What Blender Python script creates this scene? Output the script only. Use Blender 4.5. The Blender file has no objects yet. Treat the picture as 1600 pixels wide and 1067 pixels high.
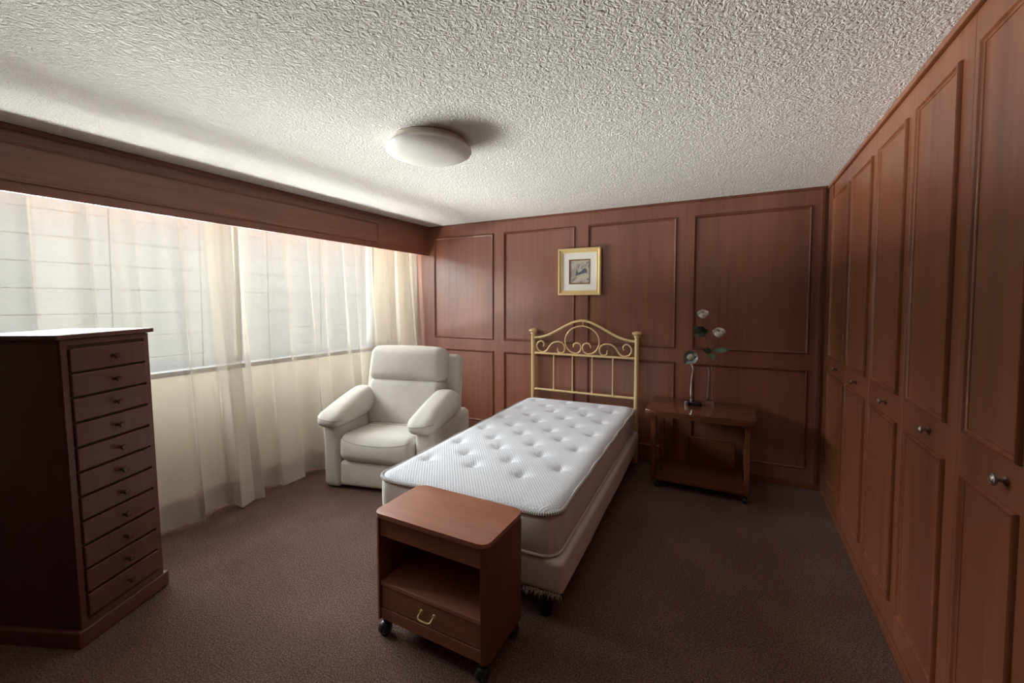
import bpy, bmesh, math, random
from math import sin, cos, pi, radians, sqrt, hypot, exp
from mathutils import Vector, Matrix
from mathutils.bvhtree import BVHTree

random.seed(7)
scn = bpy.context.scene
COL = scn.collection

# ------------------------------------------------------------------ camera
CAM_H = 1.4894
cam_d = bpy.data.cameras.new('camera')
cam = bpy.data.objects.new('camera', cam_d)
COL.objects.link(cam)
cam_d.sensor_width = 36.0
cam_d.lens = 665.9884 / 1600 * 36.0
cam_d.shift_y = -30.07 / 1600
cam_d.clip_start = 0.05
cam.location = (0, 0, CAM_H)
cam.rotation_euler = (radians(90 - 2.5818), 0, radians(27.7187))
scn.camera = cam

# ------------------------------------------------------------------ world, lights, exposure
scn.view_settings.view_transform = 'Standard'
scn.view_settings.look = 'None'
scn.view_settings.gamma = 1.0
scn.view_settings.use_curve_mapping = False
scn.view_settings.exposure = 0.0
world = bpy.data.worlds.new('overcast_sky')
scn.world = world
world.use_nodes = True
bg = world.node_tree.nodes['Background']
bg.inputs[0].default_value = (0.90, 0.955, 1.0, 1)
bg.inputs[1].default_value = 0.88


def area(name, loc, target, sx, sy, power, col):
    d = bpy.data.lights.new(name, 'AREA')
    d.shape = 'RECTANGLE'
    d.size, d.size_y, d.energy, d.color = sx, sy, power, col
    o = bpy.data.objects.new(name, d)
    COL.objects.link(o)
    o.location = loc
    o.rotation_euler = (Vector(target) - Vector(loc)).to_track_quat('-Z', 'Y').to_euler()
    return o


# daylight outside the window: the bright sky above; below it, added unseen fill lamps
area('sky_daylight', (-7.6, 1.0, 4.05), (-3.5, 1.9, 1.4), 8.5, 2.6, 4000, (0.96, 0.98, 1.0))
area('ceiling_fill_far', (-13.9, 1.4, -1.2), (-13.9, 1.4, 5.0), 6.2, 11.0, 45000, (1.0, 0.98, 0.94))  # added lamp facing up, out of view, brightens the far ceiling
area('ceiling_fill_pelmet', (-4.35, 2.7, -0.35), (-4.35, 2.7, 5.0), 1.1, 4.6, 2700, (1.0, 0.98, 0.94))  # added lamp for the ceiling band beside the pelmet
area('ceiling_fill_near', (-5.7, 2.2, -0.8), (-5.7, 2.2, 5.0), 3.4, 6.5, 2800, (1.0, 0.98, 0.94))  # added lamp that brightens the ceiling nearer the window

CEIL = 2.3894
BACK = 4.0761
RIGHT = 0.6199
PELX = -3.2487
WINX = -3.70
FRONT = -1.3


# ------------------------------------------------------------------ materials
def newmat(name):
    m = bpy.data.materials.new(name)
    m.use_nodes = True
    nt = m.node_tree
    return m, nt, nt.nodes, nt.links, nt.nodes['Principled BSDF']


def nd(nodes, typ, **kw):
    n = nodes.new(typ)
    for k, v in kw.items():
        if k in n.inputs:
            n.inputs[k].default_value = v
        else:
            setattr(n, k, v)
    return n


def ramp(nodes, stops):
    r = nodes.new('ShaderNodeValToRGB')
    e = r.color_ramp.elements
    e[0].position, e[0].color = stops[0][0], (*stops[0][1], 1)
    e[1].position, e[1].color = stops[-1][0], (*stops[-1][1], 1)
    for p, c in stops[1:-1]:
        x = e.new(p)
        x.color = (*c, 1)
    return r


def wood(name, dark, mid, light, axis='Z', rough=0.38, scale=1.0, spec=0.5, coat=0.0):
    m, nt, N, L, P = newmat(name)
    tc = nd(N, 'ShaderNodeTexCoord')
    mp = nd(N, 'ShaderNodeMapping')
    s = {'Z': (26, 26, 1.3), 'X': (1.3, 26, 26), 'Y': (26, 1.3, 26)}[axis]
    mp.inputs['Scale'].default_value = tuple(v * scale for v in s)
    L.new(tc.outputs['Object'], mp.inputs['Vector'])
    n1 = nd(N, 'ShaderNodeTexNoise', Scale=1.0, Detail=6.0, Roughness=0.62, Distortion=0.6)
    L.new(mp.outputs[0], n1.inputs['Vector'])
    n2 = nd(N, 'ShaderNodeTexNoise', Scale=0.16, Detail=2.0)
    L.new(mp.outputs[0], n2.inputs['Vector'])
    mx = nd(N, 'ShaderNodeMath', operation='MULTIPLY_ADD')
    L.new(n2.outputs[0], mx.inputs[0])
    mx.inputs[1].default_value = 0.55
    mx2 = nd(N, 'ShaderNodeMath', operation='MULTIPLY_ADD')
    L.new(n1.outputs[0], mx2.inputs[0])
    mx2.inputs[1].default_value = 0.62
    mx2.inputs[2].default_value = -0.09
    L.new(mx2.outputs[0], mx.inputs[2])
    r = ramp(N, [(0.30, dark), (0.5, mid), (0.72, light)])
    L.new(mx.outputs[0], r.inputs[0])
    L.new(r.outputs[0], P.inputs['Base Color'])
    P.inputs['Roughness'].default_value = rough
    P.inputs['Specular IOR Level'].default_value = spec
    P.inputs['Coat Weight'].default_value = coat
    P.inputs['Coat Roughness'].default_value = rough
    b = nd(N, 'ShaderNodeBump', Strength=0.06, Distance=0.002)
    L.new(n1.outputs[0], b.inputs['Height'])
    L.new(b.outputs[0], P.inputs['Normal'])
    return m


def plain(name, col, rough=0.5, metal=0.0, spec=0.5):
    m, nt, N, L, P = newmat(name)
    P.inputs['Base Color'].default_value = (*col, 1)
    P.inputs['Roughness'].default_value = rough
    P.inputs['Metallic'].default_value = metal
    P.inputs['Specular IOR Level'].default_value = spec
    n = nd(N, 'ShaderNodeTexNoise', Scale=40.0, Detail=2.0)
    mr = nd(N, 'ShaderNodeMapRange')
    mr.inputs['To Min'].default_value = max(0.02, rough - 0.05)
    mr.inputs['To Max'].default_value = min(1.0, rough + 0.05)
    L.new(n.outputs[0], mr.inputs[0])
    L.new(mr.outputs[0], P.inputs['Roughness'])
    return m


def cloth(name, c1, c2, weave=900.0, strength=0.25, rough=0.95, blotch=6.0):
    m, nt, N, L, P = newmat(name)
    tc = nd(N, 'ShaderNodeTexCoord')
    n = nd(N, 'ShaderNodeTexNoise', Scale=blotch, Detail=5.0, Roughness=0.7)
    L.new(tc.outputs['Object'], n.inputs['Vector'])
    r = ramp(N, [(0.3, c1), (0.7, c2)])
    L.new(n.outputs[0], r.inputs[0])
    L.new(r.outputs[0], P.inputs['Base Color'])
    P.inputs['Roughness'].default_value = rough
    P.inputs['Specular IOR Level'].default_value = 0.15
    n2 = nd(N, 'ShaderNodeTexNoise', Scale=weave, Detail=1.0)
    L.new(tc.outputs['Object'], n2.inputs['Vector'])
    b = nd(N, 'ShaderNodeBump', Strength=strength, Distance=0.002)
    L.new(n2.outputs[0], b.inputs['Height'])
    L.new(b.outputs[0], P.inputs['Normal'])
    return m


RD, RM, RL = (0.145, 0.043, 0.020), (0.23, 0.072, 0.036), (0.30, 0.104, 0.055)
M_PANEL = wood('mahogany_panel', RD, RM, RL, 'Z', 0.37, 1.0, 0.9, 0.8)
M_RAIL = wood('mahogany_rail', RD, RM, RL, 'Y', 0.40, 1.0, 0.6, 0.4)
M_MOULD = wood('mahogany_moulding', (0.115, 0.036, 0.018), (0.17, 0.055, 0.03), (0.20, 0.07, 0.04), 'Z', 0.3)
CD, CM, CL = (0.132, 0.040, 0.0160), (0.212, 0.068, 0.028), (0.272, 0.096, 0.042)
M_DOOR = wood('wardrobe_wood', CD, CM, CL, 'Z', 0.36, 1.0, 0.6, 0.3)
M_DMOULD = wood('wardrobe_moulding', (0.14, 0.045, 0.02), (0.21, 0.07, 0.032), (0.26, 0.092, 0.044), 'Z', 0.2)
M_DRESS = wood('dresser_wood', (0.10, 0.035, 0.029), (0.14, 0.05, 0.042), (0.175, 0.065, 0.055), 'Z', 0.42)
M_DRESSC = wood('dresser_shaded_wood', (0.052, 0.018, 0.014), (0.075, 0.026, 0.02), (0.095, 0.034, 0.027), 'Z', 0.45)  # shade on the chest's sides is put into this darker copy
M_NIGHT = wood('nightstand_lit_wood', (0.34, 0.12, 0.067), (0.45, 0.17, 0.10), (0.53, 0.215, 0.13), 'X', 0.36, 0.6, 0.7, 0.3)  # light on the top and shelf is put into this paler copy
M_NIGHTF = wood('nightstand_lit_front_wood', (0.28, 0.10, 0.052), (0.37, 0.14, 0.075), (0.43, 0.17, 0.10), 'X', 0.42, 0.6)  # front lightened in colour to stand for the light on it
M_NIGHTV = wood('nightstand_shaded_wood', (0.15, 0.045, 0.021), (0.20, 0.062, 0.030), (0.23, 0.077, 0.04), 'Z', 0.4, 0.8)  # sides keep a darker copy, their shade put into the colour
M_TABLE = wood('side_table_wood', (0.11, 0.034, 0.014), (0.155, 0.05, 0.022), (0.19, 0.066, 0.03), 'X', 0.16, 0.6)
M_INSIDE = plain('dark_interior_board', (0.05, 0.02, 0.012), 0.7)
M_BRASS = plain('satin_brass', (0.80, 0.60, 0.31), 0.4, 0.35)
M_GOLD = plain('gilded_frame', (0.82, 0.63, 0.31), 0.42, 0.3)
M_CHROME = plain('chrome', (0.78, 0.78, 0.80), 0.12, 1.0)
M_PEWTER = plain('aged_pewter', (0.33, 0.28, 0.23), 0.32, 0.9)
M_BLACK = plain('black_plastic', (0.012, 0.012, 0.014), 0.35)
M_RUBBER = plain('grey_rubber', (0.05, 0.058, 0.065), 0.3)
M_KNOBD = plain('dark_knob_wood', (0.09, 0.04, 0.033), 0.25)
M_WHITEPL = plain('cream_plaster', (0.86, 0.81, 0.72), 0.9)
M_OPAL = plain('opal_diffuser', (0.80, 0.79, 0.76), 0.45)
M_OPAL.node_tree.nodes['Principled BSDF'].inputs['Subsurface Weight'].default_value = 0.6
M_OPAL.node_tree.nodes['Principled BSDF'].inputs['Subsurface Radius'].default_value = (0.12, 0.12, 0.12)
M_OPAL.node_tree.nodes['Principled BSDF'].inputs['Subsurface Scale'].default_value = 1.0
M_RIM = plain('cream_lamp_rim', (0.72, 0.67, 0.58), 0.45)
M_ALU = plain('grey_window_metal', (0.10, 0.10, 0.10), 0.7, 0.0, 0.1)
M_BAR = plain('dark_grille_metal', (0.012, 0.012, 0.014), 0.7, 0.0, 0.1)
M_SILL = plain('grey_stone_sill', (0.06, 0.06, 0.06), 0.9, 0.0, 0.05)
M_MAT = plain('ivory_mat_board', (0.90, 0.88, 0.82), 0.9)
M_BROWN = plain('brown_slip_edge', (0.28, 0.13, 0.06), 0.5)
M_REC = cloth('recliner_linen', (0.565, 0.535, 0.475), (0.64, 0.61, 0.55), 700, 0.3)
M_RECSEAM = cloth('recliner_seam', (0.36, 0.34, 0.30), (0.42, 0.395, 0.35), 700, 0.2)
M_DIVAN = cloth('divan_cloth', (0.68, 0.61, 0.54), (0.76, 0.69, 0.62), 500, 0.3)
M_SIDE = cloth('mattress_side_cloth', (0.70, 0.665, 0.62), (0.78, 0.745, 0.71), 420, 0.35)
M_ROSE = cloth('ivory_petal', (0.90, 0.85, 0.76), (0.94, 0.91, 0.85), 200, 0.1, 0.7)
M_LEAF = cloth('rose_leaf_green', (0.06, 0.095, 0.05), (0.10, 0.14, 0.075), 200, 0.2, 0.5, 30)
M_STEM = cloth('rose_stem', (0.10, 0.10, 0.045), (0.15, 0.12, 0.06), 200, 0.2, 0.6, 30)
M_SHELL = plain('grey_green_glaze', (0.24, 0.28, 0.25), 0.25, 0.5)
M_PEARL = plain('pearl_centre', (0.55, 0.52, 0.44), 0.4, 0.2)


def mat_ceiling():
    m, nt, N, L, P = newmat('stucco_ceiling')
    P.inputs['Base Color'].default_value = (0.84, 0.82, 0.79, 1)
    P.inputs['Roughness'].default_value = 0.95
    P.inputs['Specular IOR Level'].default_value = 0.1
    tc = nd(N, 'ShaderNodeTexCoord')
    w = nd(N, 'ShaderNodeTexNoise', Scale=14.0, Detail=2.0)
    L.new(tc.outputs['Object'], w.inputs['Vector'])
    sub = nd(N, 'ShaderNodeVectorMath', operation='MULTIPLY_ADD')
    L.new(w.outputs['Color'], sub.inputs[0])
    sub.inputs[1].default_value = (0.05, 0.05, 0.05)
    L.new(tc.outputs['Object'], sub.inputs[2])
    n = nd(N, 'ShaderNodeTexNoise', Scale=46.0, Detail=2.5, Roughness=0.55, Distortion=1.6)
    L.new(sub.outputs[0], n.inputs['Vector'])
    r = ramp(N, [(0.36, (0, 0, 0)), (0.62, (1, 1, 1))])
    L.new(n.outputs[0], r.inputs[0])
    b = nd(N, 'ShaderNodeBump', Strength=0.5, Distance=0.010)
    L.new(r.outputs[0], b.inputs['Height'])
    L.new(b.outputs[0], P.inputs['Normal'])
    return m


def mat_carpet():
    m, nt, N, L, P = newmat('brown_carpet')
    tc = nd(N, 'ShaderNodeTexCoord')
    n = nd(N, 'ShaderNodeTexNoise', Scale=150.0, Detail=3.0, Roughness=0.8)
    L.new(tc.outputs['Object'], n.inputs['Vector'])
    r = ramp(N, [(0.36, (0.06, 0.033, 0.026)), (0.5, (0.155, 0.094, 0.078)), (0.64, (0.30, 0.20, 0.17))])
    n2 = nd(N, 'ShaderNodeTexNoise', Scale=2.5, Detail=3.0)
    L.new(tc.outputs['Object'], n2.inputs['Vector'])
    ma = nd(N, 'ShaderNodeMath', operation='MULTIPLY_ADD')
    L.new(n2.outputs[0], ma.inputs[0])
    ma.inputs[1].default_value = 0.12
    ad = nd(N, 'ShaderNodeMath', operation='SUBTRACT')
    L.new(n.outputs[0], ad.inputs[0])
    ad.inputs[1].default_value = 0.06
    L.new(ad.outputs[0], ma.inputs[2])
    L.new(ma.outputs[0], r.inputs[0])
    L.new(r.outputs[0], P.inputs['Base Color'])
    P.inputs['Roughness'].default_value = 1.0
    P.inputs['Specular IOR Level'].default_value = 0.05
    b = nd(N, 'ShaderNodeBump', Strength=0.7, Distance=0.006)
    L.new(n.outputs[0], b.inputs['Height'])
    L.new(b.outputs[0], P.inputs['Normal'])
    return m


def mat_ticking():
    m, nt, N, L, P = newmat('white_quilted_knit')
    P.inputs['Base Color'].default_value = (0.83, 0.85, 0.90, 1)
    P.inputs['Roughness'].default_value = 0.85
    P.inputs['Specular IOR Level'].default_value = 0.2
    tc = nd(N, 'ShaderNodeTexCoord')
    hs = []
    for ang in (0.6, -0.6):
        mp = nd(N, 'ShaderNodeMapping')
        mp.inputs['Rotation'].default_value = (0, 0, ang)
        L.new(tc.outputs['Object'], mp.inputs['Vector'])
        w = nd(N, 'ShaderNodeTexWave', Scale=22.0, Distortion=0.15)
        w.bands_direction = 'X'
        L.new(mp.outputs[0], w.inputs['Vector'])
        hs.append(w)
    mu = nd(N, 'ShaderNodeMath', operation='MULTIPLY')
    L.new(hs[0].outputs['Fac'], mu.inputs[0])
    L.new(hs[1].outputs['Fac'], mu.inputs[1])
    r = ramp(N, [(0.0, (0.72, 0.75, 0.81)), (0.35, (0.87, 0.895, 0.94))])
    L.new(mu.outputs[0], r.inputs[0])
    L.new(r.outputs[0], P.inputs['Base Color'])
    b = nd(N, 'ShaderNodeBump', Strength=0.35, Distance=0.004)
    L.new(mu.outputs[0], b.inputs['Height'])
    L.new(b.outputs[0], P.inputs['Normal'])
    return m


def mat_stitch():
    m, nt, N, L, P = newmat('white_binding_dark_stitches')
    uv = nd(N, 'ShaderNodeTexCoord')
    w = nd(N, 'ShaderNodeTexWave', Scale=28.0)
    w.bands_direction = 'X'
    L.new(uv.outputs['UV'], w.inputs['Vector'])
    r = ramp(N, [(0.2, (0.10, 0.095, 0.10)), (0.42, (0.66, 0.64, 0.62))])
    L.new(w.outputs['Fac'], r.inputs[0])
    L.new(r.outputs[0], P.inputs['Base Color'])
    P.inputs['Roughness'].default_value = 0.9
    return m


def mat_curtain(name, transp, trans_col, diff_col, share):
    """sheer cloth: the share of light passing between the threads falls as the cloth turns edge on"""
    m, nt, N, L, P = newmat(name)
    N.remove(P)
    out = N['Material Output']
    tc = nd(N, 'ShaderNodeTexCoord')
    mp = nd(N, 'ShaderNodeMapping')
    mp.inputs['Scale'].default_value = (60, 60, 260)
    L.new(tc.outputs['Object'], mp.inputs['Vector'])
    n = nd(N, 'ShaderNodeTexNoise', Scale=1.0, Detail=3.0, Roughness=0.7)
    L.new(mp.outputs[0], n.inputs['Vector'])
    mr = nd(N, 'ShaderNodeMapRange')
    mr.inputs['From Min'].default_value = 0.3
    mr.inputs['From Max'].default_value = 0.7
    mr.inputs['To Min'].default_value = transp - 0.03
    mr.inputs['To Max'].default_value = transp + 0.03
    L.new(n.outputs[0], mr.inputs[0])
    lw = nd(N, 'ShaderNodeLayerWeight', Blend=0.5)
    c = nd(N, 'ShaderNodeMath', operation='SUBTRACT')
    c.inputs[0].default_value = 1.0
    hf = nd(N, 'ShaderNodeMath', operation='MULTIPLY')
    hf.inputs[1].default_value = 0.65
    L.new(lw.outputs['Facing'], hf.inputs[0])
    L.new(hf.outputs[0], c.inputs[1])
    iv = nd(N, 'ShaderNodeMath', operation='DIVIDE')
    iv.inputs[0].default_value = 1.0
    L.new(c.outputs[0], iv.inputs[1])
    pw = nd(N, 'ShaderNodeMath', operation='POWER')
    L.new(mr.outputs[0], pw.inputs[0])
    L.new(iv.outputs[0], pw.inputs[1])
    t = nd(N, 'ShaderNodeBsdfTransparent')
    tl = nd(N, 'ShaderNodeBsdfTranslucent')
    tl.inputs[0].default_value = (*trans_col, 1)
    df = nd(N, 'ShaderNodeBsdfDiffuse')
    geo = nd(N, 'ShaderNodeNewGeometry')     # back darkened in colour to subdue outside light on the folds
    mc = nd(N, 'ShaderNodeMix', data_type='RGBA')
    L.new(geo.outputs['Backfacing'], mc.inputs['Factor'])
    mc.inputs['A'].default_value = (*diff_col, 1)
    mc.inputs['B'].default_value = (0.36, 0.33, 0.27, 1)
    L.new(mc.outputs['Result'], df.inputs[0])
    a = nd(N, 'ShaderNodeMixShader')
    a.inputs[0].default_value = share
    L.new(df.outputs[0], a.inputs[1])
    L.new(tl.outputs[0], a.inputs[2])
    b = nd(N, 'ShaderNodeMixShader')
    L.new(pw.outputs[0], b.inputs[0])
    L.new(a.outputs[0], b.inputs[1])
    L.new(t.outputs[0], b.inputs[2])
    L.new(b.outputs[0], out.inputs[0])
    return m


def mat_pane():
    m, nt, N, L, P = newmat('window_glass')
    N.remove(P)
    out = N['Material Output']
    t = nd(N, 'ShaderNodeBsdfTransparent')
    t.inputs[0].default_value = (0.96, 0.98, 0.98, 1)
    g = nd(N, 'ShaderNodeBsdfGlossy')
    g.inputs['Roughness'].default_value = 0.03
    lw = nd(N, 'ShaderNodeLayerWeight', Blend=0.5)
    pw = nd(N, 'ShaderNodeMath', operation='POWER')
    pw.inputs[1].default_value = 5.0
    L.new(lw.outputs['Facing'], pw.inputs[0])
    f = nd(N, 'ShaderNodeMath', operation='MULTIPLY_ADD')
    f.inputs[1].default_value = 0.9
    f.inputs[2].default_value = 0.04
    L.new(pw.outputs[0], f.inputs[0])
    x = nd(N, 'ShaderNodeMixShader')
    L.new(f.outputs[0], x.inputs[0])
    L.new(t.outputs[0], x.inputs[1])
    L.new(g.outputs[0], x.inputs[2])
    L.new(x.outputs[0], out.inputs[0])
    return m


def mat_glass():
    m, nt, N, L, P = newmat('clear_vase_glass')
    P.inputs['Base Color'].default_value = (0.97, 0.98, 0.98, 1)
    P.inputs['Roughness'].default_value = 0.02
    P.inputs['Transmission Weight'].default_value = 1.0
    P.inputs['IOR'].default_value = 1.45
    return m


def mat_art():
    m, nt, N, L, P = newmat('painted_landscape')
    tc = nd(N, 'ShaderNodeTexCoord')
    n = nd(N, 'ShaderNodeTexNoise', Scale=22.0, Detail=4.0, Distortion=1.2)
    L.new(tc.outputs['Object'], n.inputs['Vector'])
    r = ramp(N, [(0.30, (0.15, 0.165, 0.18)), (0.42, (0.36, 0.33, 0.30)), (0.52, (0.52, 0.47, 0.38)),
                 (0.60, (0.52, 0.50, 0.40)), (0.70, (0.40, 0.28, 0.22))])
    L.new(n.outputs[0], r.inputs[0])
    L.new(r.outputs[0], P.inputs['Base Color'])
    P.inputs['Roughness'].default_value = 0.7
    return m


M_CEIL = mat_ceiling()
M_CARPET = mat_carpet()
M_TICK = mat_ticking()
M_STITCH = mat_stitch()
M_CURT = mat_curtain('sheer_ivory_curtain', 0.42, (0.12, 0.112, 0.094), (0.90, 0.83, 0.72), 0.22)
M_HEM = mat_curtain('double_curtain_hem', 0.25, (0.12, 0.112, 0.094), (0.90, 0.83, 0.72), 0.22)
M_PANE = mat_pane()
M_GLASS = mat_glass()
M_ART = mat_art()
M_ART_DARK = cloth('painted_slate_hill', (0.07, 0.085, 0.11), (0.16, 0.19, 0.21), 60, 0.1, 0.7, 60)
M_ART_PALE = cloth('painted_pale_field', (0.50, 0.44, 0.35), (0.62, 0.57, 0.46), 60, 0.1, 0.7, 60)
M_ART_MAUVE = cloth('painted_mauve_hill', (0.33, 0.27, 0.26), (0.45, 0.38, 0.35), 60, 0.1, 0.7, 60)


# ------------------------------------------------------------------ object helpers
def thing(name, label, cat, loc=(0, 0, 0), rz=0.0, group=None):
    o = bpy.data.objects.new(name, None)
    o.empty_display_size = 0.1
    COL.objects.link(o)
    o.location = loc
    o.rotation_euler = (0, 0, rz)
    o['label'] = label
    o['category'] = cat
    if group:
        o['group'] = group
    return o


def obj(name, bm, mat, parent=None, smooth=False, label=None, kind=None, loc=None, angle=40, recalc=True):
    me = bpy.data.meshes.new(name)
    if recalc:
        bmesh.ops.recalc_face_normals(bm, faces=bm.faces)
    if smooth:
        lim = radians(angle)
        for f in bm.faces:
            f.smooth = True
        for e in bm.edges:
            if len(e.link_faces) == 2 and e.calc_face_angle(0) > lim:
                e.smooth = False
    bm.to_mesh(me)
    bm.free()
    me.materials.append(mat)
    o = bpy.data.objects.new(name, me)
    COL.objects.link(o)
    if parent:
        o.parent = parent
    if loc:
        o.location = loc
    if label:
        o['label'] = label
    if kind:
        o['kind'] = kind
    return o


def dup(o, parent, loc=None, name=None):
    c = o.copy()
    COL.objects.link(c)
    c.parent = parent
    if loc is not None:
        c.location = loc
    return c


def box(bm, x0, x1, y0, y1, z0, z1, bev=0.0, seg=2):
    v = [bm.verts.new(p) for p in ((x0, y0, z0), (x1, y0, z0), (x1, y1, z0), (x0, y1, z0),
                                   (x0, y0, z1), (x1, y0, z1), (x1, y1, z1), (x0, y1, z1))]
    fs = [bm.faces.new([v[i] for i in q]) for q in ((0, 3, 2, 1), (4, 5, 6, 7), (0, 1, 5, 4), (1, 2, 6, 5), (2, 3, 7, 6), (3, 0, 4, 7))]
    if bev > 0:
        es = list({e for f in fs for e in f.edges})
        bmesh.ops.bevel(bm, geom=es, offset=bev, segments=seg, profile=0.5, affect='EDGES')
    return bm


def bx(*a, **k):
    return box(bmesh.new(), *a, **k)


def prism(bm, poly, z0, z1, bev=0.0, seg=2):
    """polygon in xy extruded in z, top and bottom rims bevelled"""
    a = [bm.verts.new((x, y, z0)) for x, y in poly]
    b = [bm.verts.new((x, y, z1)) for x, y in poly]
    n = len(poly)
    f0 = bm.faces.new(list(reversed(a)))
    f1 = bm.faces.new(b)
    for i in range(n):
        bm.faces.new((a[i], a[(i + 1) % n], b[(i + 1) % n], b[i]))
    if bev > 0:
        es = list(f0.edges) + list(f1.edges)
        bmesh.ops.bevel(bm, geom=es, offset=bev, segments=seg, profile=0.5, affect='EDGES')
    return bm


def round_rect(x0, x1, y0, y1, r, n=6):
    rr = r if isinstance(r, (tuple, list)) else (r,) * 4
    out = []
    for (cx, cy, a0), q in zip(((x0, y0, pi), (x1, y0, 1.5 * pi), (x1, y1, 0), (x0, y1, 0.5 * pi)), rr):
        sx = 1 if cx == x0 else -1
        sy = 1 if cy == y0 else -1
        for i in range(n + 1):
            a = a0 + i / n * pi / 2
            out.append((cx + sx * q + q * cos(a), cy + sy * q + q * sin(a)))
    return out


def lathe(bm, prof, seg=32, c=(0, 0, 0), M=None):
    rings = []
    for r, z in prof:
        if r < 1e-6:
            rings.append([bm.verts.new((c[0], c[1], c[2] + z))])
        else:
            rings.append([bm.verts.new((c[0] + r * cos(2 * pi * i / seg), c[1] + r * sin(2 * pi * i / seg), c[2] + z)) for i in range(seg)])
    vs = [v for R in rings for v in R]
    for A, B in zip(rings, rings[1:]):
        for i in range(seg):
            j = (i + 1) % seg
            if len(A) == 1 and len(B) == 1:
                continue
            if len(A) == 1:
                bm.faces.new((A[0], B[j], B[i]))
            elif len(B) == 1:
                bm.faces.new((A[i], A[j], B[0]))
            else:
                bm.faces.new((A[i], A[j], B[j], B[i]))
    if M is not None:
        for v in vs:
            v.co = M @ v.co
    return bm


def tube(bm, pts, r, seg=8, closed=False, caps=True, uvscale=None, flat=1.0):
    pts = [Vector(p) for p in pts]
    n = len(pts)
    rs = r if isinstance(r, (list, tuple)) else [r] * n
    tang = []
    for i in range(n):
        if closed:
            t = pts[(i + 1) % n] - pts[i - 1]
        else:
            t = pts[min(i + 1, n - 1)] - pts[max(i - 1, 0)]
        tang.append(t.normalized())
    up = Vector((0, 0, 1)) if abs(tang[0].z) < 0.9 else Vector((1, 0, 0))
    nrm = (up - tang[0] * up.dot(tang[0])).normalized()
    rings = []
    arc = [0.0]
    for i in range(n):
        if i:
            nrm = (nrm - tang[i] * nrm.dot(tang[i])).normalized()
            arc.append(arc[-1] + (pts[i] - pts[i - 1]).length)
        bi = tang[i].cross(nrm)
        rings.append([bm.verts.new(pts[i] + (nrm * cos(2 * pi * k / seg) * flat + bi * sin(2 * pi * k / seg)) * rs[i]) for k in range(seg)])
    uvl = bm.loops.layers.uv.verify() if uvscale else None
    rng = range(n if closed else n - 1)
    for i in rng:
        A, B = rings[i], rings[(i + 1) % n]
        a1 = arc[i + 1] if i + 1 < n else arc[i] + (pts[0] - pts[i]).length
        for k in range(seg):
            j = (k + 1) % seg
            f = bm.faces.new((A[k], A[j], B[j], B[k]))
            if uvl:
                for lp, u in zip(f.loops, (arc[i], arc[i], a1, a1)):
                    lp[uvl].uv = (u, k / seg)
    if caps and not closed:
        bm.faces.new(list(reversed(rings[0])))
        bm.faces.new(rings[-1])
    return bm


def puff(bm, c, size, r, bulge=(0, 0, 0), mid=8, k=4, warp=None):
    """upholstery block: box with rounded edges and domed faces"""
    h = [s / 2 for s in size]
    rr = min(r, *[x * 0.98 for x in h])

    def axis(H):
        inner = H - rr
        offs = [rr * math.tan(pi / 4 * i / k) for i in range(k + 1)]
        left = [-(inner + o) for o in reversed(offs)]
        m = [-inner + 2 * inner * i / mid for i in range(1, mid)]
        return left + m + [-x for x in reversed(left)]
    ax = [axis(H) for H in h]
    verts = {}

    def vert(p):
        key = tuple(round(x, 6) for x in p)
        if key in verts:
            return verts[key]
        q = [max(-(h[i] - rr), min(h[i] - rr, p[i])) for i in range(3)]
        d = Vector([p[i] - q[i] for i in range(3)])
        if d.length > 1e-9:
            d = d.normalized() * rr
        w = Vector(q) + d
        u = [max(-1, min(1, w[i] / h[i])) for i in range(3)]
        g = [1 - u[i] ** 2 for i in range(3)]
        w = Vector((w.x + bulge[0] * u[0] * g[1] * g[2], w.y + bulge[1] * u[1] * g[0] * g[2], w.z + bulge[2] * u[2] * g[0] * g[1]))
        if warp:
            w = Vector(warp(w, u))
        verts[key] = bm.verts.new(w + Vector(c))
        return verts[key]
    for d in range(3):
        e, f = (d + 1) % 3, (d + 2) % 3
        for s in (-1, 1):
            for i in range(len(ax[e]) - 1):
                for j in range(len(ax[f]) - 1):
                    q = []
                    for a, b in ((i, j), (i + 1, j), (i + 1, j + 1), (i, j + 1)):
                        p = [0, 0, 0]
                        p[d] = s * h[d]
                        p[e] = ax[e][a]
                        p[f] = ax[f][b]
                        q.append(vert(p))
                    try:
                        bm.faces.new(q if s > 0 else list(reversed(q)))
                    except ValueError:
                        pass
    return bm


def frame(bm, u0, u1, v0, v1, prof, place):
    """mitred frame: prof = [(inset, height)...] around the rectangle, place(u, v, n) -> point"""
    rings = []
    for ins, hgt in prof:
        rings.append([bm.verts.new(place(u, v, hgt)) for u, v in ((u0 + ins, v0 + ins), (u1 - ins, v0 + ins), (u1 - ins, v1 - ins), (u0 + ins, v1 - ins))])
    for A, B in zip(rings, rings[1:]):
        for i in range(4):
            j = (i + 1) % 4
            bm.faces.new((A[i], A[j], B[j], B[i]))
    return bm


def plate(bm, u0, u1, v0, v1, n0, n1, place):
    a = [bm.verts.new(place(u, v, n0)) for u, v in ((u0, v0), (u1, v0), (u1, v1), (u0, v1))]
    b = [bm.verts.new(place(u, v, n1)) for u, v in ((u0, v0), (u1, v0), (u1, v1), (u0, v1))]
    bm.faces.new(a)
    bm.faces.new(b)
    for i in range(4):
        j = (i + 1) % 4
        bm.faces.new((a[i], a[j], b[j], b[i]))
    return bm


BEAD = [(0.0, 0.0), (0.001, 0.007), (0.005, 0.0125), (0.011, 0.0125), (0.015, 0.008), (0.018, 0.0055), (0.022, 0.0045), (0.024, 0.001)]


# ------------------------------------------------------------------ structure
def struct(name, bm, mat, **k):
    return obj(name, bm, mat, kind='structure', **k)


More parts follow.
